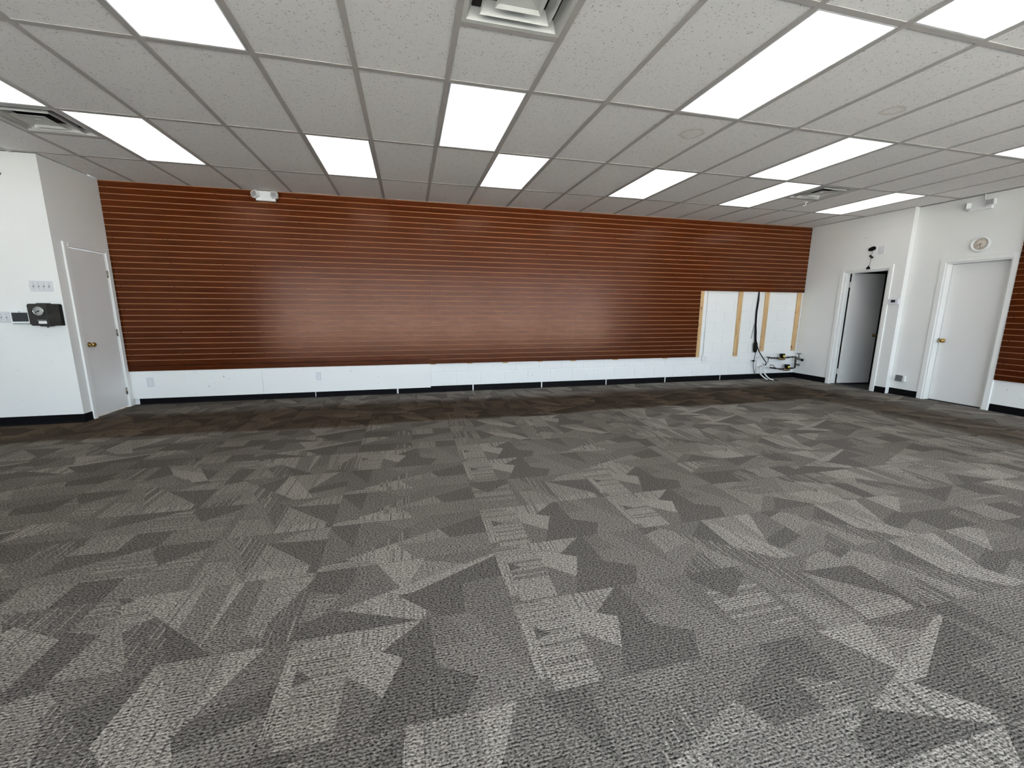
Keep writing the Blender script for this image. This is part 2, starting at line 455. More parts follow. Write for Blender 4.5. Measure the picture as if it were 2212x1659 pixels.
# far left wall and shop front behind the camera
tag(MB().box(XW-.1, XW, YF, YL, 0, ZC).build('wall_side', 'wall_paint'), 'plain white side wall on the far left', None, None, 'structure')
front = MB().box(XW, XN+.1, YF-.2, YF, 0, .12).box(XW, XN+.1, YF-.2, YF, 2.62, ZC+.1).box(XW, -3.5, YF-.2, YF, .12, 2.62)
tag(front.build('wall_front', 'wall_paint'), 'shop front wall around the display windows behind the camera', None, None, 'structure')
xs = [-3.5 + i*(XN+3.6)/5 for i in range(6)]
for i in range(5):
    w = struct(f'window_{i+1}', 'aluminium framed shop front window', ((xs[i]+xs[i+1])/2, YF-.1, .12))
    hw = (xs[i+1]-xs[i])/2
    MB().box(-hw, -hw+.05, -.05, .05, 0, 2.5).box(hw-.05, hw, -.05, .05, 0, 2.5).box(-hw+.05, hw-.05, -.05, .05, 0, .05) \
        .box(-hw+.05, hw-.05, -.05, .05, 2.45, 2.5).build('window_frame', 'aluminium', w)
    MB().box(-hw+.05, hw-.05, -.004, .004, .05, 2.45).build('pane', 'clear_glass', w)
tag(MB().box(-30, 34, -40, YF-.2, -.3, -.02).build('pavement', 'pavement'), 'concrete pavement outside the shop front', None, None, 'structure')

# right wall with the open door, and the recessed nearer wall with the closed door
D2A, D2B, D2H = .215, -.495, 2.015
wr = MB().box(XR, XR+.10, D2A, YB+.1, 0, ZC+.004).box(XR, XR+.10, YSTEP, D2B, 0, ZC+.004).box(XR, XR+.10, D2B, D2A, D2H, ZC+.004)
tag(wr.build('wall_right', 'wall_paint'), 'white wall on the right with the half open door', None, None, 'structure')
D3A, D3B, D3H = -1.18, -1.872, 2.03
wn = MB().box(XN, XN+.16, D3A, YSTEP, 0, ZC-.004).box(XN, XN+.16, YF, D3B, 0, ZC-.004).box(XN, XN+.16, D3B, D3A, D3H, ZC-.004)
tag(wn.build('wall_right_near', 'wall_paint'), 'white recessed wall on the far right with the closed door', None, None, 'structure')
# unlit room behind the open door
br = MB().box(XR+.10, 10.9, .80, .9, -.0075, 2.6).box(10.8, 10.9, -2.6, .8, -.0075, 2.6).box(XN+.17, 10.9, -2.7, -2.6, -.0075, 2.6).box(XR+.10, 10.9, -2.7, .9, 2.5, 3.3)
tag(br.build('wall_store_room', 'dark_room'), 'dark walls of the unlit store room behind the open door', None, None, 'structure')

# back wall: painted concrete blocks, seen in the cut-out and below the panels
wb = MB().box(XL-.12, XR+.2, YB+.0060, YB+.15, 0, ZC+.1).build('wall_back', 'painted_block')
tag(wb, 'white painted concrete block wall behind the slat panels', None, None, 'structure')
BW, BH = .4064, .2020
zc0 = .319-BH
blk = {}
def block(x0, x1, z0, z1):
    key = (round(x1-x0, 3), round(z1-z0, 3))
    if key not in blk:
        g = .004; w, h = key
        blk[key] = MB().bev(g, w-g, 0, .02, g, h-g, .003).mesh('block', 'painted_block')
    link('block', blk[key], wb, (x0, YB, z0))
def course(k, xa, xb):
    z0, z1 = zc0+(k-1)*BH, zc0+k*BH
    z0, z1 = max(z0, .0), z1
    off = (BW/2 if k % 2 else 0)
    x = 1.0 - off
    while x < xb:
        a, b = max(x, xa), min(x+BW, xb)
        if b-a > .03: block(a, b, z0, z1)
        x += BW
for k in (0, 1, 2): course(k, 1.19, XR-.002)
for k in range(3, 8): course(k, 5.9, XR-.002)

# drywall strip below the panels on the left
dw = MB().box(XL+.001, -1.223, .955, YB, .085, .60).box(-1.220, 1.195, .955, YB, .085, .60).build('trim_1', 'wall_paint')
tag(dw, 'white drywall strip below the cherry panels on the left', None, None, 'structure')

# ------------------------------------------------------------------ ceiling: tiles, runners, cross tees
ce = MB().box(XW-.1, XN+.2, YF-.1, YB+.1, 3.25, 3.35).build('ceiling', 'plenum')
tag(ce, 'suspended ceiling of speckled grey tiles in a metal grid', None, None, 'structure')
MB().box(XW-.1, XN+.2, YB+.1, YB+.2, ZC, 3.35).box(XW-.2, XW-.1, YF-.2, YB+.2, ZC-.1, 3.35).box(XN+.16, XN+.26, YF-.2, YB+.2, ZC-.1, 3.35).box(XW-.1, XN+.2, YF-.2, YF-.1, ZC, 3.35) \
    .build('plenum_side', 'plenum', ce)
LIGHTS = [(-3, 1), (0, 1), (3, 1), (6, 1), (9, 1), (12, 1), (-4, 2), (2, 2), (8, 2), (-1, 3), (5, 3), (11, 3), (6, 4), (0, 4), (12, 4),
          (-4, 5), (2, 5), (8, 5), (-6, 4), (-7, 1)]
VENTS = [(2, 3, -6*G), (-4, 1, -2*G), (10, 1, -2*G)]     # column, row, near edge y
I0, I1 = -8, 14
tile_me = {}
def ctile(x0, x1, y0, y1):
    key = (round(x1-x0, 4), round(y1-y0, 4))
    if key not in tile_me: tile_me[key] = MB().box(.012, key[0]-.012, .012, key[1]-.012, 0, .015).mesh('ceiling_tile', 'ceiling_tile')
    link('ceiling_tile', tile_me[key], ce, (x0, y0, ZC+.005))
rows = [(0.0, YB-.03)] + [(-2*G*(k+1), -2*G*k) for k in range(6)] + [(YF, -12*G)]
def shell(x0, x1, y0, y1):
    """keep the lay-in pieces inside the room outline"""
    if y1 > YL and x0 < XL: x0 = XL+.012 if x1 > XL+.05 else None
    if x0 is None: return None
    xm = XR if y0 > YSTEP else XN
    x1 = min(x1, xm-.012); x0 = max(x0, XW)
    return (x0, x1, y0, y1) if x1-x0 > .05 and y1-y0 > .05 else None
for r, (y0, y1) in enumerate(rows):
    for i in range(I0-1, I1+1):
        x0, x1 = i*G, (i+1)*G
        if (i, r) in LIGHTS: continue
        vn = [v for v in VENTS if v[0] == i and v[1] == r]
        spans = [(y0, y1)]
        if vn: spans = [(vn[0][2]+G, y1)]
        if r == 1 and x0 < XL and x1 < XL+.05: spans = [(y0, min(y1, YL))]
        for a, b in spans:
            t = shell(x0, x1, a, b)
            if t: ctile(*t)
# main runners along y
TB = .018
for i in range(I0, I1+1):
    x = i*G
    ye = YS if x > XL else YL
    if x > XN-.02: continue
    if x > XR: ye = YSTEP
    run = MB().box(x-TB, x+TB, YF, ye, ZC, ZC+.004).box(x-.002, x+.002, YF, ye, ZC+.004, ZC+.04)
    run.build('grid_runner', 'grid_metal', ce)
tee = MB().box(TB, G-TB, -TB, TB, .0006, .004).box(TB, G-TB, -.002, .002, .004, .03).mesh('cross_tee', 'grid_metal')
for k in range(0, 7):
    for i in range(I0, I1): link('cross_tee', tee, ce, (i*G, -2*G*k, ZC))
for c, r, yv in VENTS: link('cross_tee', tee, ce, (c*G, yv+G, ZC))
# wall angle along the back wall, right wall and closet front
MB().box(XL, XR, YS-.022, YS-.001, ZC, ZC+.003).build('wall_angle', 'grid_metal', ce)
MB().box(XR-.022, XR-.001, YSTEP, YS-.022, ZC, ZC+.003).build('wall_angle', 'grid_metal', ce)

# ------------------------------------------------------------------ ceiling lights
WHERE = {(-3, 1): 'beside the left air vent, nearest the closet door', (0, 1): 'in the row along the panels, above their left half',
         (3, 1): 'diagonally touching the larger lit panel near the middle', (6, 1): 'in the row along the panels, fourth from the left',
         (9, 1): 'touching the right air vent on its left side', (12, 1): 'farthest right by the wall with the open door',
         (-4, 2): 'cut by the left picture edge above the air vent', (2, 2): 'in the middle of the ceiling behind the big vent',
         (8, 2): 'between the big right lit panel and the right vent', (-1, 3): 'cut by the top picture edge on the left',
         (5, 3): 'longest in view, on the right half of the ceiling', (11, 3): 'cut by the right picture edge above the clock wall',
         (6, 4): 'cut by the top right picture corner'}
lf = MB()
hx, hy, b_ = .284, .588, .010
lf.box(-hx, hx, -hy, -hy+b_, 0, .02).box(-hx, hx, hy-b_, hy, 0, .02).box(-hx, -hx+b_, -hy+b_, hy-b_, 0, .02).box(hx-b_, hx, -hy+b_, hy-b_, 0, .02)
lf_me = lf.mesh('frame', 'white_plastic')
df_me = MB().box(-hx+b_, hx-b_, -hy+b_, hy-b_, .004, .008).mesh('diffuser', 'lit_diffuser')
hs_me = MB().add([(-hx, -hy, .02), (hx, -hy, .02), (hx, hy, .02), (-hx, hy, .02), (-.2, -.5, .1), (.2, -.5, .1), (.2, .5, .1), (-.2, .5, .1)],
                 [(0, 1, 5, 4), (1, 2, 6, 5), (2, 3, 7, 6), (3, 0, 4, 7), (4, 5, 6, 7)]).mesh('housing', 'white_plastic')
for c, r in LIGHTS:
    lab = 'lit ceiling panel ' + (WHERE[(c, r)] if (c, r) in WHERE else 'out of view, ' + {1: 'beyond the closet wall', 4: 'above the camera', 5: 'in the first row behind the camera', 6: 'in the second row behind the camera', 7: 'in the row by the shop front'}[r] + ', ' + ('far left' if c < -4 else 'left' if c < 0 else 'middle' if c < 4 else 'right' if c < 10 else 'far right'))
    t = thing('ceiling_light', lab, 'ceiling light', ((c+.5)*G, -2*G*r+G, ZC+.001), 0, 'lit panels in the suspended ceiling')
    link('frame', lf_me, t); link('diffuser', df_me, t); link('housing', hs_me, t)

# ------------------------------------------------------------------ air vents
def sq_ring(s0, z0, s1, z1):
    mb = MB(); vs = []
    for s, z in ((s0, z0), (s1, z1), (s1, z1+.003), (s0, z0+.003)):
        vs += [(-s, -s, z), (s, -s, z), (s, s, z), (-s, s, z)]
    fs = []
    for a in range(4):
        b = (a+1) % 4
        for i in range(4): fs.append((a*4+i, a*4+(i+1) % 4, b*4+(i+1) % 4, b*4+i))
    return mb.add(vs, fs)
VL = ['large square air vent overhead cut by the top picture edge', 'square air vent on the left above the switch wall',
      'small looking square air vent far right with a white hook']
for (c, r, yv), lab in zip(VENTS, VL):
    t = thing('air_vent', lab, 'air vent', ((c+.5)*G, yv+G/2, ZC+.001), 0, 'square ceiling air vents')
    sq_ring(.288, 0, .262, .001).build('flange', 'vent_paint', t)
    sq_ring(.262, .0, .236, .050).build('outer_louver', 'vent_paint', t)
    sq_ring(.198, -.006, .166, .048).build('middle_louver', 'vent_paint', t)
    ip = MB().add([(-.126, -.126, -.010), (.126, -.126, -.010), (.126, .126, -.010), (-.126, .126, -.010),
                   (-.108, -.108, .004), (.108, -.108, .004), (.108, .108, .004), (-.108, .108, .004),
                   (-.04, -.04, .012), (.04, -.04, .012), (.04, .04, .012), (-.04, .04, .012)],
                  [(0, 1, 5, 4), (1, 2, 6, 5), (2, 3, 7, 6), (3, 0, 4, 7), (4, 5, 9, 8), (5, 6, 10, 9), (6, 7, 11, 10), (7, 4, 8, 11), (8, 9, 10, 11)])
    ip.build('center_plate', 'vent_paint', t)
    MB().lathe((0, 0, .013), (0, 0, -1), [(0, .026), (.006, .026), (.009, .022), (.009, .0)], 16).build('knob', 'vent_paint', t)
    MB().box(-.29, .29, -.29, .29, .16, .17).box(-.29, -.285, -.29, .29, .02, .16).box(.285, .29, -.29, .29, .02, .16) \
        .box(-.285, .285, -.29, -.285, .02, .16).box(-.285, .285, .285, .29, .02, .16).build('duct_box', 'plenum', t)
hk = thing('ceiling_hook', 'small white hook hanging beside the right air vent', 'hook', (6.62, -.50, ZC))
MB().tube([(0, 0, 0), (0, 0, -.025), (-.01, -.01, -.045), (-.03, -.01, -.055), (-.045, 0, -.045)], .006, 8).build('hook_wire', 'white_plastic', hk)
MB().box(-.02, .02, -.02, .02, -.008, 0).build('hook_base', 'white_plastic', hk)

# ------------------------------------------------------------------ slatwall panels
PZ = 1.2192/16; SLH = .0672
slat_me = {}
def slat_mesh(w):
    k = round(w, 4)
    if k not in slat_me:
        mb = MB()
        mb.add([(0, 0, 0), (k, 0, 0), (k, 0, SLH), (0, 0, SLH), (0, .010, 0), (k, .010, 0), (k, .010, SLH), (0, .010, SLH)],
               [(0, 1, 2, 3), (1, 5, 6, 2), (4, 0, 3, 7)], 0)
        mb.add([(0, 0, 0), (k, 0, 0), (k, 0, SLH), (0, 0, SLH), (0, .010, 0), (k, .010, 0), (k, .010, SLH), (0, .010, SLH)],
               [(3, 2, 6, 7), (0, 4, 5, 1), (5, 4, 7, 6)], 1)
        slat_me[k] = mb.mesh('slat', ['cherry_laminate', 'groove_mdf'])
    return slat_me[k]
def slat_panel(label, loc, w, rz=0):
    t = thing('slatwall_panel', label, 'wall panel', loc, rz, 'cherry slatwall panels')
    me = slat_mesh(w)
    for k in range(16): link('slat', me, t, (0, 0, k*PZ))
    MB().box(0, w, .010, .019, 0, 1.2192-.0004).build('backing_board', 'groove_mdf', t)
    sw = MB(); x = .06
    while x < w-.03:
        for k in (2, 6, 10, 14):
            zz = k*PZ+SLH+.0045
            sw.prism([(x-.007, zz), (x-.005, zz-.0045), (x+.005, zz-.0045), (x+.007, zz), (x+.005, zz+.0045), (x-.005, zz+.0045)], .004, .0098, 'y')
        x += .61
    tag(sw.build('screw_heads', 'screw_dark', t), None, None, None, 'stuff')
    return t
ZP = .468
cols = [(XL+.002, -1.2203), (-1.2197, 1.2240), (1.2264, 3.6667), (3.6673, 6.1067), (6.1073, XR-.006)]
nm = ['at the left end beside the narrow closed door', 'second from the left, above the two white wall outlets',
      'in the middle, just right of the dark vertical seam', 'fourth from the left, beside the wall cut-out', 'at the right end above the bare wood strips']
for i, (a, b) in enumerate(cols):
    slat_panel('upper row cherry slat panel ' + nm[i], (a, YS, ZP+1.2192), b-a)
    if i < 4: slat_panel('lower row cherry slat panel ' + nm[i], (a, YS, ZP), b-a)
tag(MB().box(1.2242, 1.2262, YS+.002, YS+.018, ZP, ZP+2.437).build('seam_shade', 'plenum'), 'thin dark strip standing in for the shaded seam between the cherry panels', None, None, 'structure')  # added strip; its dark colour stands for the shade in the seam gap
slat_panel('lower cherry slat panel on the right wall past the closed door', (XN-.030, -1.945, .43), 2.438, FACE_RIGHT)
slat_panel('upper cherry slat panel on the right wall past the closed door', (XN-.030, -1.945, .43+1.2192), 2.438, FACE_RIGHT)

# furring strips behind the panels
def furring(label, x0, x1, z0, z1, grp='pine furring strips'):
    t = MB().bev(0, x1-x0, 0, .0195, 0, z1-z0, .0015).build('furring_strip', 'pine')
    t.location = (x0, .9645, z0)
    return tag(t, label, 'wood strip', grp)
fl_ = ['bare pine strip along the cut edge of the cherry panels', 'bare pine strip, second from the left in the wall cut-out',
       'bare pine strip just right of the hanging black cable', 'bare pine strip in the corner above the faucet']
for (a, b, z0), lab in zip([(6.108, 6.196, .462), (6.962, 7.055, .462), (7.573, 7.666, .548), (8.34, 8.432, .548)], fl_):
    furring(lab, a, b, z0, ZP+1.2192+.3)
for x, ref in [(1.24, 'at the drywall edge under the vertical seam'), (1.83, 'second from the drywall edge'), (2.43, 'third from the drywall edge'),
               (3.04, 'fourth from the drywall edge'), (3.65, 'fifth from the drywall edge'), (4.46, 'sixth from the drywall edge'), (5.47, 'seventh from the drywall edge')]:
    furring('pine strip end peeking below the panels, ' + ref, x-.04, x+.05, ZP-.014-random.random()*.008, ZP+.35)
# white corner bead beside the last strip
tag(MB().box(8.445, 8.462, .966, YB, .5, ZP+1.4).build('trim_2', 'trim_paint'), 'thin white strip in the corner of the wall cut-out', None, None, 'structure')

# ------------------------------------------------------------------ baseboards
def cove(mb, L, x0=0., h=.1):
    """rubber cove base, profile in (y,z), toe towards -y"""
    prof = [(0, 0), (0, h), (-.003, h), (-.0042, h-.004), (-.0042, .016), (-.008, .005), (-.014, 0)]
    n = len(prof); vs = [(x0, y, z) for y, z in prof] + [(x0+L, y, z) for y, z in prof]
    fs = [tuple(range(n)), tuple(range(2*n-1, n-1, -1))] + [(i, i+n, (i+1) % n+n, (i+1) % n) for i in range(n)]
    return mb.add(vs, fs)
bb = struct('baseboard_back', 'black rubber base along the back wall in short lengths with gaps', (0, YB-.001, 0))
cuts = [XL+.06, -.525, .678, 1.887, 3.084, 4.303, 5.508, 6.721, XR-.003]
gap = [.012, .012, .026, .02, .022, .02, .022, .016, 0]
for i in range(len(cuts)-1):
    a = cuts[i] + (gap[i]/2 if i else 0); b = cuts[i+1]-gap[i+1]/2
    cove(MB(), b-a, a).build('base_length', 'base_rubber', bb)
b1 = struct('baseboard_left', 'black rubber base along the closet front', (XL, YL, 0))
cove(MB(), 2.3, -2.3).build('base_length', 'base_rubber', b1)
b1s = struct('baseboard_closet', 'short black rubber base at the closet corner', (XL, YL, 0), FACE_LEFT)
cove(MB(), .135, 0).build('base_length', 'base_rubber', b1s)
b2 = struct('baseboard_right', 'black rubber base beside the open door', (XR, YB, 0), FACE_RIGHT)
cove(MB(), .695, .004).build('base_length', 'base_rubber', b2)
cove(MB(), .165, 1.545).build('base_length', 'base_rubber', b2)
b3 = struct('baseboard_right_near', 'black rubber base either side of the closed right door', (XN, YSTEP, 0), FACE_RIGHT)
cove(MB(), .385, 0).build('base_length', 'base_rubber', b3)
cove(MB(), 3.0, 1.225).build('base_length', 'base_rubber', b3)

# ------------------------------------------------------------------ doors
def casing_piece(mb, x0, x1, z0, z1):
    return mb.bev(x0, x1, -.016, 0, z0, z1, .005)
def knob(parent, x, z, y, mat='brass'):
    k = MB().lathe((x, y, z), (0, -1, 0), [(0, .031), (.005, .031), (.008, .026), (.011, .012), (.030, .011), (.034, .018), (.042, .027), (.052, .029), (.060, .024), (.064, .012), (.065, .0)], 24)
    return k.build('door_knob', mat, parent)
def hinge(parent, x, z, y, mat):
    MB().tube([(x, y-.004, z-.045), (x, y-.004, z+.045)], .006, 8).box(x-.014, x, y-.0015, y, z-.045, z+.045).box(x, x+.014, y-.0015, y, z-.045, z+.045).build('hinge', mat, parent)
# door_1: closed, in the closet side wall (local x runs away from the camera)
d = struct('door_1', 'narrow white closed door with brass knob in the closet wall', (XL, 0, 0), FACE_LEFT)
casing_piece(MB(), D1A-.075, D1A-.010, 0, D1H+.055).build('casing', 'trim_paint', d)
casing_piece(MB(), D1B+.010, D1B+.075, 0, D1H+.055).build('casing', 'trim_paint', d)
casing_piece(MB(), D1A-.010, D1B+.010, D1H+.005, D1H+.055).build('casing', 'trim_paint', d)
MB().box(D1A-.019, D1A-.002, .0, .12, 0, D1H+.002).box(D1B+.002, D1B+.019, 0, .12, 0, D1H+.002).box(D1A-.019, D1B+.019, 0, .12, D1H+.002, D1H+.014).build('jamb', 'trim_paint', d)
lf1 = MB().bev(D1A, D1B, .004, .04, .012, D1H-.003, .0015).build('door_leaf', 'door_paint', d)
knob(lf1, D1A+.075, .885, .004)
for z in (.22, 1.0, 1.745): hinge(lf1, D1B+.004, z, .002, 'hinge_steel')
# door_2: standing open into the dark room
d = struct('door_2', 'white door standing open into a dark room', (XR, 0, 0), FACE_RIGHT)       # local x = -y
a, b = -D2A, -D2B
casing_piece(MB(), a-.072, a-.004, 0, D2H+.060).build('casing', 'trim_paint', d)
casing_piece(MB(), b+.004, b+.064, 0, D2H+.060).build('casing', 'trim_paint', d)
casing_piece(MB(), a-.004, b+.004, D2H+.004, D2H+.060).build('casing', 'trim_paint', d)
MB().box(a-.001, a+.016, .0, .118, 0, D2H).box(b-.016, b+.001, 0, .118, 0, D2H).box(a+.016, b-.016, 0, .118, D2H-.016, D2H).build('jamb', 'trim_paint', d)
MB().box(a+.016, a+.028, .045, .072, 0, D2H-.016).box(b-.028, b-.016, .045, .072, 0, D2H-.016).box(a+.028, b-.028, .045, .072, D2H-.028, D2H-.016).build('stop', 'trim_paint', d)
MB().prism([(.01, 0), (.11, 0), (.10, .009), (.02, .009)], a+.016, b-.016, 'x').build('threshold', 'threshold', d)
TH2 = math.radians(84)
lo = bpy.data.objects.new('door_leaf', MB().bev(.006, .655, -.036, 0, .018, D2H-.02, .0012).mesh('door_leaf', 'door_paint'))
COL.objects.link(lo); lo.parent = d; lo.location = (a+.034, .122, 0); lo.rotation_euler = (0, 0, TH2)
knob(lo, .600, .90, -.036)
for z in (.235, 1.80):
    MB().box(-.012, .006, -.034, -.004, z-.05, z+.05).tube([(-.006, .002, z-.05), (-.006, .002, z+.05)], .007, 8).build('hinge', 'painted_hinge', lo)
# door_3: closed, set deep in its frame
d = struct('door_3', 'white closed flush door below the clock', (XN, 0, 0), FACE_RIGHT)
a, b = -D3A, -D3B
casing_piece(MB(), a-.070, a-.002, 0, D3H+.062).build('casing', 'trim_paint', d)
casing_piece(MB(), b+.002, b+.066, 0, D3H+.062).build('casing', 'trim_paint', d)
casing_piece(MB(), a-.002, b+.002, D3H+.002, D3H+.062).build('casing', 'trim_paint', d)
MB().box(a-.001, a+.015, 0, .16, 0, D3H).box(b-.015, b+.001, 0, .16, 0, D3H).box(a+.015, b-.015, 0, .16, D3H-.015, D3H).build('jamb', 'trim_paint', d)
lf3 = MB().bev(a+.019, b-.017, .105, .145, .006, D3H-.018, .0015).build('door_leaf', 'door_paint', d)
MB().box(a+.015, b-.015, .147, .157, 0, D3H).build('stop', 'plenum', d)
knob(lf3, a+.066, .905, .105)
MB().box(a+.0145, a+.0165, .085, .115, .87, .94).build('strike_plate', 'hinge_steel', d)

# ------------------------------------------------------------------ fittings on the closet front (origin at the wall, facing -y)
def plate(label, cat, name, loc, w, h, rz=0, mat='plate_plastic', group=None):
    t = thing(name, label, cat, loc, rz, group)
    MB().bev(-w/2, w/2, -.007, 0, -h/2, h/2, .003).build('cover_plate', mat, t)
    return t
def switch_plate(label, x, z, gangs):
    t = plate(label, 'light switch', 'light_switch', (x, YL, z), .046*gangs+.024, .115, 0, 'plate_plastic', 'toggle switch plates')
    for g in range(gangs):
        gx = (g-(gangs-1)/2)*.046
        MB().box(gx-.006, gx+.006, -.0085, -.006, -.013, .013).build('switch_slot', 'slot_dark', t)
        MB().prism([(-.007, -.004), (-.022, .006), (-.021, .012), (-.007, .008)], gx-.0045, gx+.0045, 'x').build('toggle', 'white_plastic', t)
        for zz in (-.03, .03): MB().lathe((gx, -.007, zz), (0, -1, 0), [(0, .0035), (.001, .0035), (.0012, 0)], 8).build('screw', 'slot_dark', t)
switch_plate('white four gang light switch plate above the black box', -3.005, 1.553, 4)
switch_plate('white two gang light switch plate at the left picture edge', -3.385, 1.217, 2)
t = thing('alarm_touch_panel', 'white framed touch panel with dark screen beside the black box', 'alarm panel', (-3.228, YL, 1.215))
MB().bev(-.085, .085, -.030, -.002, -.068, .068, .006).build('body', 'device_white', t)
MB().box(-.070, .070, -.0315, -.0295, -.046, .050).build('screen', 'dark_glass', t)
MB().lathe((0, -.0295, .058), (0, -1, 0), [(0, .005), (.0015, .005), (.002, 0)], 12).build('camera_dot', 'black_plastic', t)
MB().box(-.075, .075, -.024, 0, -.074, -.067).build('wall_mount', 'grey_plate', t)
# black lock box with a dial
t = thing('gauge_box', 'black wall box with a round pressure style dial and white sticker', 'wall box', (-2.985, YL, 1.243))
w, h, dp = .128, .118, .085
body = MB()
pr_ = [(-w, -h+.02), (-w+.02, -h), (w, -h), (w, h-.01), (w-.01, h), (-w+.015, h), (-w, h-.015)]
body.prism(pr_, -.045, 0, 'y')
body.build('body', 'charcoal_side', t)
fp = [(-w, -h+.02), (-w+.02, -h), (.045, -h), (.045, h), (-w+.015, h), (-w, h-.015)]
MB().prism(fp, -dp, -.045, 'y').build('front_cover', 'charcoal_plastic', t)
MB().add([(.045, -dp, -h), (.052, -dp+.004, -h), (w-.003, -.045, -h), (.045, -.045, -h), (.045, -dp, h), (.052, -dp+.004, h), (w-.003, -.045, h), (.045, -.045, h)],
         [(0, 1, 5, 4), (1, 2, 6, 5), (0, 3, 2, 1), (4, 5, 6, 7), (3, 7, 6, 2), (0, 4, 7, 3)]).build('side_cover', 'charcoal_side', t)
MB().prism([(-.055, h), (.05, h), (.042, h+.008), (-.045, h+.008)], -dp+.01, -.02, 'y').build('top_ridge', 'charcoal_plastic', t)
MB().prism([(-.055, -h), (.05, -h), (.042, -h-.008), (-.045, -h-.008)], -dp+.01, -.02, 'y').build('bottom_ridge', 'charcoal_plastic', t)
dial = MB().lathe((-.028, -dp, .040), (0, -1, 0), [(0, .048), (.014, .048), (.016, .044), (.010, .043), (.006, .042)], 28).build('dial_rim', 'chrome', t)
MB().lathe((-.028, -dp-.008, .040), (0, -1, 0), [(0, .0425), (.001, .0425), (.0012, 0)], 28).build('dial_face', 'dial_face', dial)
MB().prism([(-.060, .026), (-.057, .022), (-.020, .038), (-.016, .048), (-.026, .048)], -dp-.0125, -dp-.0105, 'y').build('dial_needle', 'black_plastic', dial)
tk = MB()
for q in range(11):
    an = math.radians(215-q*25); c_, s_ = math.cos(an), math.sin(an)
    tk.prism([(-.028+.031*c_-.0012*s_, .04+.031*s_+.0012*c_), (-.028+.037*c_-.0012*s_, .04+.037*s_+.0012*c_), (-.028+.037*c_+.0012*s_, .04+.037*s_-.0012*c_), (-.028+.031*c_+.0012*s_, .04+.031*s_-.0012*c_)], -dp-.0105, -dp-.009, 'y')
tk.build('dial_marks', 'slot_dark', dial)
MB().box(-.050, .022, -dp-.001, -dp, -.096, -.068).build('sticker', 'sticker', t)
sc = MB(); xq = -.056; rr = random.Random(5)
for q in range(13):                     # worn script lettering, too small to read in the picture
    hh = .012 if q in (0, 6) else rr.uniform(.004, .008)
    sc.prism([(xq, -.062), (xq+.0022, -.062), (xq+.0040, -.062+hh), (xq+.0018, -.062+hh)], -dp-.0012, -dp, 'y')
    sc.prism([(xq, -.062), (xq+.006, -.0612), (xq+.006, -.0598), (xq, -.0605)], -dp-.0011, -dp, 'y'); xq += .0059
sc.build('lettering', 'dial_face', t)
MB().lathe((.0, -.05, -h-.008), (0, 0, -1), [(0, .012), (.012, .010), (.015, .004), (.015, 0)], 12).build('outlet_nub', 'steel_grey', t)
t = thing('wall_sensor', 'dark round sensor high on the closet wall at the picture edge', 'sensor', (-3.177, YL, 2.690))
MB().lathe((0, 0, 0), (0, -1, 0), [(0, .016), (.010, .016), (.02, .010), (.023, 0)], 14).build('dome', 'grey_plate', t)

# ------------------------------------------------------------------ outlets on the back wall
def duplex(t, y=-.007, dark='slot_dark'):
    for zz in (-.019, .019):
        o = MB().lathe((0, y, zz), (0, -1, 0), [(0, .0155), (.0015, .0155), (.002, .014), (.002, 0)], 16).build('socket', 'white_plastic', t)
        MB().box(-.008, -.005, y-.003, y-.0015, zz-.004, zz+.006).box(.005, .008, y-.003, y-.0015, zz-.004, zz+.006).build('slots', dark, o)
t = plate('white wall plate near the closed door, lower left of the panels', 'outlet', 'wall_outlet', (-2.610, .955, .312), .080, .130, 0, 'plate_plastic', 'wall outlets')
duplex(t)
t = plate('white duplex outlet in the drywall strip, below the panels', 'outlet', 'wall_outlet', (-.460, .955, .324), .068, .118, 0, 'plate_plastic', 'wall outlets')
duplex(t)
t = thing('surface_outlet', 'white surface mounted outlet box at the foot of the thin conduit', 'outlet', (6.315, YB, .437), 0, 'wall outlets')
MB().bev(-.062, .062, -.045, 0, -.05, .05, .004).build('box', 'white_plastic', t)
duplex(t, -.045)
MB().tube([(-.030, -.0105, .05), (-.030, -.0105, 1.32)], .0085, 10).build('conduit', 'pvc', t)
t = plate('white outlet plate on the right wall above the open door', 'outlet', 'wall_outlet', (XR, -.333, 2.325), .098, .125, FACE_RIGHT, 'plate_plastic', 'wall outlets')
duplex(t)

# ------------------------------------------------------------------ right wall fittings
t = thing('thermostat', 'pale thermostat with small dark display beside the open door', 'thermostat', (XR, -.640, 1.486), FACE_RIGHT)
MB().bev(-.072, .072, -.026, 0, -.046, .046, .006).build('body', 'lilac_plastic', t)
MB().box(-.032, .030, -.0275, -.0255, -.010, .028).build('display', 'dark_glass', t)
t = thing('door_camera', 'small black camera on a cord hanging above the open door', 'camera', (XR, -.205, 2.36), FACE_RIGHT)
MB().lathe((-.055, -.020, -.012), (1, 0, .25), [(0, .012), (.004, .024), (.02, .031), (.06, .034), (.085, .030), (.096, .018), (.098, 0)], 18).build('body', 'black_plastic', t)
MB().tube([(0, -.012, -.02), (-.006, -.012, -.07), (-.012, -.012, -.11), (-.010, -.012, -.15), (-.016, -.012, -.22), (-.020, -.020, -.285)], .0035, 8).build('cord', 'slot_dark', t)
MB().lathe((-.034, -.014, -.102), (.75, 0, -.66), [(0, .006), (.006, .016), (.022, .015), (.032, .008), (.044, .014), (.062, .017), (.07, .006)], 12).build('cord_bow', 'black_plastic', t)
MB().lathe((-.020, -.027, -.272), (0, 0, -1), [(0, .006), (.014, .010), (.02, .020), (.05, .030), (.056, .028), (.056, 0)], 16).build('clip', 'black_plastic', t)
t = thing('low_wall_box', 'grey cover plate low on the right wall between the two doors', 'outlet box', (XN, -.862, .274), FACE_RIGHT)
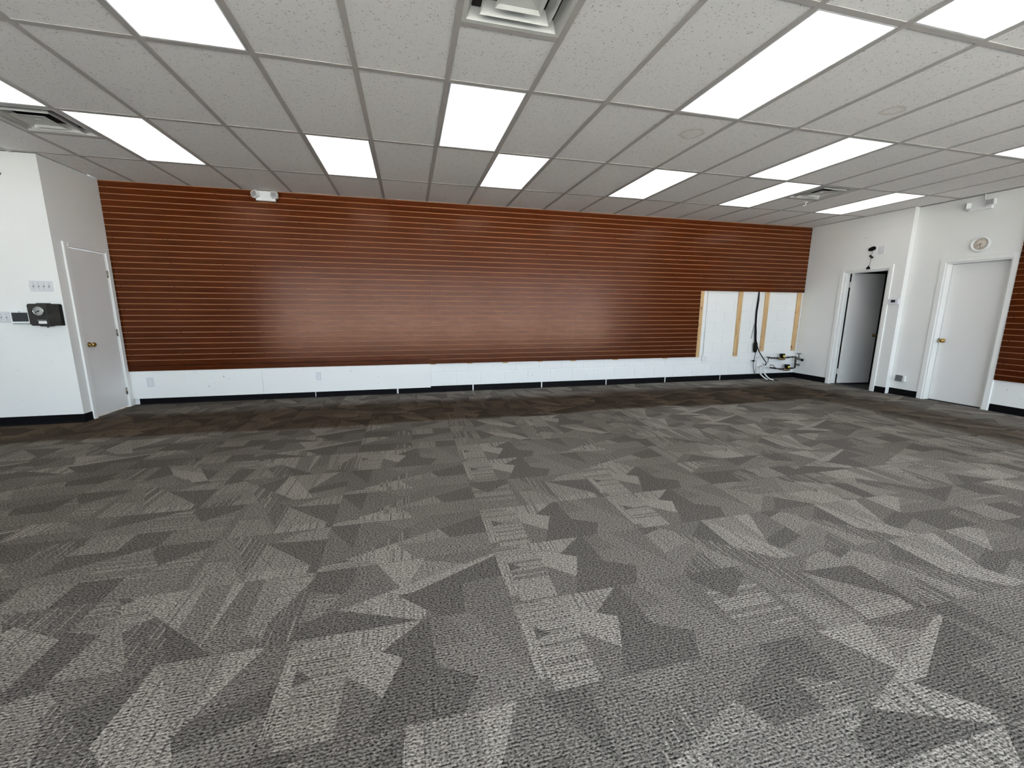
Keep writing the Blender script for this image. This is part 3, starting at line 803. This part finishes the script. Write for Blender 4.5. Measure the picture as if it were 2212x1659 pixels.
MB().bev(-.066, .066, -.03, 0, -.046, .046, .003).build('box', 'white_plastic', t)
MB().prism([(-.066, -.05), (.034, -.05), (.040, .044), (.020, .050), (.005, .046), (-.012, .051), (-.060, .048)], -.034, -.030, 'y').build('cover', 'grey_plate', t)
MB().box(-.115, -.068, -.002, 0, -.047, .047).build('paint_patch', 'trim_paint', t)

# clock, reading about 8:28
t = thing('wall_clock', 'round white wall clock with beige face above the closed door', 'clock', (XN, -1.522, 2.247), FACE_RIGHT)
MB().lathe((0, 0, 0), (0, -1, 0), [(0, .100), (.022, .104), (.032, .102), (.036, .092), (.030, .080), (.022, .077), (.016, .076)], 40).build('rim', 'white_plastic', t)
MB().lathe((0, -.016, 0), (0, -1, 0), [(0, .0785), (.002, .0785), (.0022, 0)], 40).build('dial', 'clock_face', t)
def hand(an, l, tl, w, y):
    dx, dz = math.sin(an), math.cos(an); nx, nz = dz, -dx
    p = [(-dx*tl-nx*w, -dz*tl-nz*w), (-dx*tl+nx*w, -dz*tl+nz*w), (dx*l+nx*w*.6, dz*l+nz*w*.6), (dx*l-nx*w*.6, dz*l-nz*w*.6)]
    return MB().prism(p, y-.001, y, 'y')
hand(math.radians(254), .046, .020, .0032, -.0205).build('hour_hand', 'clock_ink', t)
hand(math.radians(168), .056, .006, .0026, -.0225).build('minute_hand', 'clock_ink', t)
for q in range(1, 13):
    cu = bpy.data.curves.new('numeral', 'FONT'); cu.body = str(q); cu.size = .020; cu.align_x = 'CENTER'; cu.align_y = 'CENTER'; cu.extrude = .0004
    cu.materials.append(MATS['clock_ink'])
    tmp = bpy.data.objects.new('numeral', cu); COL.objects.link(tmp)
    nme = bpy.data.meshes.new_from_object(tmp.evaluated_get(bpy.context.evaluated_depsgraph_get())); bpy.data.objects.remove(tmp)
    o = link('numeral', nme, t, (.060*math.sin(q*PI/6), -.0188, .060*math.cos(q*PI/6))); o.rotation_euler = (PI/2, 0, 0)

# emergency lights
def emergency(label, loc, rz, tilt):
    t = thing('emergency_light', label, 'emergency light', loc, rz, 'twin head emergency lights')
    MB().prism([(-.118, -.060), (.118, -.060), (.106, .058), (-.106, .058)], -.045, 0, 'y').build('body', 'white_plastic', t)
    MB().prism([(-.120, -.066), (.120, -.066), (.119, -.056), (-.119, -.056)], -.055, 0, 'y').build('bottom_lip', 'white_plastic', t)
    for s, tl in zip((-1, 1), tilt):
        hd = bpy.data.objects.new('lamp_head', None); COL.objects.link(hd); hd.parent = t
        hd.location = (s*.115, -.062, .008); hd.rotation_euler = tl
        hw, hh = .044, .042
        pf = [(-hw, -hh+.012), (-hw+.012, -hh), (hw-.012, -hh), (hw, -hh+.012), (hw, hh-.012), (hw-.012, hh), (-hw+.012, hh), (-hw, hh-.012)]
        MB().prism(pf, -.030, .018, 'y').build('head_shell', 'white_plastic', hd)
        MB().box(-.037, .037, -.0315, -.0300, -.034, .034).build('lens', 'lens_grid', hd)
        cells = MB()
        for i in range(4):
            for j in range(4):
                cx_, cz_ = -.0275+i*.0183, -.0255+j*.017
                cells.add([(cx_-.006, -.0316, cz_-.0055), (cx_+.006, -.0316, cz_-.0055), (cx_+.006, -.0316, cz_+.0055), (cx_-.006, -.0316, cz_+.0055), (cx_, -.0345, cz_+.002)],
                          [(0, 1, 4), (1, 2, 4), (2, 3, 4), (3, 0, 4)])
        cells.build('lens_cells', 'lens_cell', hd)
    return t
emergency('white twin head emergency light on the cherry panels under the ceiling', (-.935, YS, 2.832), 0, ((0, math.radians(-22), math.radians(-25)), (0, 0, 0)))
e2 = emergency('white twin head emergency light on the right wall above the clock', (XN, -1.455, 2.768), FACE_RIGHT, ((0, 0, math.radians(-50)), (0, math.radians(-4), 0)))
MB().tube([(.02, -.02, .055), (.02, -.02, .14)], .007, 8).build('conduit', 'pvc', e2)

# ------------------------------------------------------------------ cables and pipes in the cut-out
t = thing('black_cable', 'black cable with a long adapter hanging down the block wall', 'cable', (7.40, YB, .0))
def cab(pts, r, name, mat='black_plastic'):
    return MB().tube(pts, r, 8).build(name, mat, t)
cab([(.020, -.0105, 1.75), (.020, -.0105, 1.69), (.012, -.020, 1.55), (-.004, -.022, 1.30), (.004, -.025, 1.10), (.012, -.030, .90), (.018, -.045, .72)], [.009, .009, .016, .016, .016, .014, .012], 'cable_bundle')
cab([(.004, -.025, 1.12), (.030, -.03, .95), (.034, -.04, .80), (.050, -.05, .70), (.10, -.07, .56), (.20, -.09, .42), (.275, -.095, .345), (.285, -.10, .315), (.262, -.10, .285)], .009, 'branch_cord')
cab([(-.006, -.012, 1.08), (-.03, -.008, .95), (-.045, -.006, .80)], .004, 'thin_wire', 'slot_dark')
cab([(.060, -.05, .58), (.045, -.05, .48), (.030, -.05, .38), (.022, -.05, .30), (.040, -.05, .20), (.085, -.04, .12), (.12, -.04, .07)], .0055, 'lower_cord')
MB().lathe((.022, -.052, .735), (.06, 0, -1), [(0, .012), (.012, .030), (.05, .038), (.15, .036), (.19, .028), (.205, .012), (.206, 0)], 16).build('adapter', 'black_plastic', t)
MB().lathe((-.012, -.05, .365), (1, 0, 0), [(0, .006), (.012, .013), (.03, .017), (.05, .013), (.068, .005)], 10).build('connector', 'black_plastic', t)

YP = .88
t = thing('pipe_manifold', 'dark pipes with two yellow labelled valves, a faucet and white drain hoses', 'pipes', (8.38, YP, 0))
ox = 8.38
def P(x, z, y=YP): return (x-ox, y-YP, z)
def fit_tube(pts, r, name, mat='pipe_dark', par=None): return MB().tube(pts, r, 10).build(name, mat, par or t)
fit_tube([P(7.682, .441), P(7.72, .432), P(7.793, .419), P(7.927, .416), P(8.0, .414)], .010, 'upper_pipe')
fit_tube([P(8.12, .416), P(8.263, .428), P(8.375, .430)], .011, 'upper_pipe')
for x, z in ((7.74, .428), (7.80, .419), (7.86, .418), (7.925, .416), (8.17, .420), (8.215, .424), (8.30, .429)):
    fit_tube([P(x-.010, z), P(x+.010, z)], .0165, 'pipe_fitting')
fit_tube([P(7.766, .233), P(7.83, .224), P(7.896, .214), P(8.021, .194), P(8.15, .196)], .010, 'lower_pipe')
fit_tube([P(8.25, .196), P(8.361, .204), P(8.385, .210), P(8.395, .23)], .012, 'lower_pipe')
for x, z in ((7.79, .230), (7.86, .219), (7.91, .211), (8.02, .194), (8.09, .194), (8.29, .200), (8.33, .203)):
    fit_tube([P(x-.011, z), P(x+.011, z)], .017, 'pipe_fitting')
fit_tube([P(8.392, .20), P(8.388, .30), P(8.378, .43)], .014, 'riser')
for z in (.245, .30, .345, .42): fit_tube([P(8.388, z-.010), P(8.388, z+.010)], .020, 'pipe_fitting')
fit_tube([P(7.740, .428), P(7.712, .415), P(7.712, .325)], .006, 'drop_tube')
fit_tube([P(7.765, .278), P(7.80, .283), P(7.851, .273), P(7.885, .245), P(7.893, .222)], .0055, 'loop_tube')
def valve(x, z, top):
    v = MB().lathe(P(x-.075, z-.012), (1, 0, 0), [(0, .016), (.015, .024), (.03, .022), (.06, .028), (.09, .028), (.115, .022), (.135, .025), (.15, .016)], 14).build('valve_body', 'bronze', t)
    MB().lathe(P(x, z), (0, 0, 1), [(0, .030), (.022, .030), (.024, .043), (top-.006, .046), (top, .050), (top+.006, .050), (top+.008, 0)], 18).build('solenoid', 'black_plastic', v)
    MB().prism([(x-ox-.030, z+.034), (x-ox+.012, z+.032), (x-ox+.012, z+.064), (x-ox-.030, z+.066)], -.052, -.044, 'y').build('valve_label', 'yellow_label', v)
valve(8.045, .410, .082)
valve(8.195, .190, .082)
fa = fit_tube([P(8.38, .405), P(8.40, .398, .86), P(8.415, .392, .83), P(8.42, .385, .79)], [.016, .022, .025, .017], 'faucet', 'steel_grey')
MB().lathe(P(8.42, .383, .79), (.15, -1, -.25), [(0, .018), (.02, .024), (.035, .024), (.036, .016)], 14).build('spout_end', 'black_plastic', fa)
MB().tube([P(8.415, .41, .84), P(8.412, .495, .845)], .009, 8).build('faucet_stem', 'steel_grey', fa)
MB().prism([(8.412-ox-.042, .492), (8.412-ox+.042, .492), (8.412-ox+.038, .505), (8.412-ox-.038, .505)], -.052, -.020, 'y').build('faucet_handle', 'steel_grey', fa)
kb = fit_tube([P(8.39, .275), P(8.405, .275, .85), P(8.415, .277, .83)], .011, 'drain_stem')
MB().lathe(P(8.415, .277, .835), (.2, -1, 0), [(0, .010), (.004, .026), (.018, .026), (.022, .012), (.022, 0)], 14).build('drain_knob', 'steel_grey', kb)
# white tee with two drain hoses
t2 = t
def Q(x, z, y=YP): return (x-ox, y-YP, z)
MB().tube([Q(7.557, .240), Q(7.765, .234)], .013, 10).build('tee_bar', 'pvc', t2)
MB().bev(7.60-ox, 7.735-ox, -.035, .035, .247, .268, .003).build('tee_top', 'pvc', t2)
MB().bev(7.69-ox, 7.735-ox, -.02, .02, .268, .312, .003).build('tee_cap', 'pvc', t2)
MB().tube([Q(7.553, .242), Q(7.548, .18), Q(7.560, .116), Q(7.590, .070, .85), Q(7.625, .030, .81), Q(7.650, .014, .78)], .012, 10).build('drain_hose', 'pvc', t2)
MB().tube([Q(7.643, .232), Q(7.640, .17), Q(7.650, .113, .86), Q(7.672, .060, .82), Q(7.70, .022, .78), Q(7.735, .012, .72)], .012, 10).build('drain_hose', 'pvc', t2)
MB().tube([Q(7.735, .012, .72), Q(7.76, .009, .69), Q(7.785, .008, .665)], .007, 8).build('hose_tip', 'black_plastic', t2)
MB().tube([Q(7.690, .445, .93), Q(7.60, .445, .955), Q(7.51, .436, .96), Q(7.492, .42, .96), Q(7.495, .30, .96), Q(7.505, .12, .96)], .006, 8).build('supply_tube', 'pvc', t2)
MB().tube([Q(7.535, .425, .96), Q(7.530, .30, .96), Q(7.535, .12, .96)], .006, 8).build('supply_tube', 'pvc', t2)
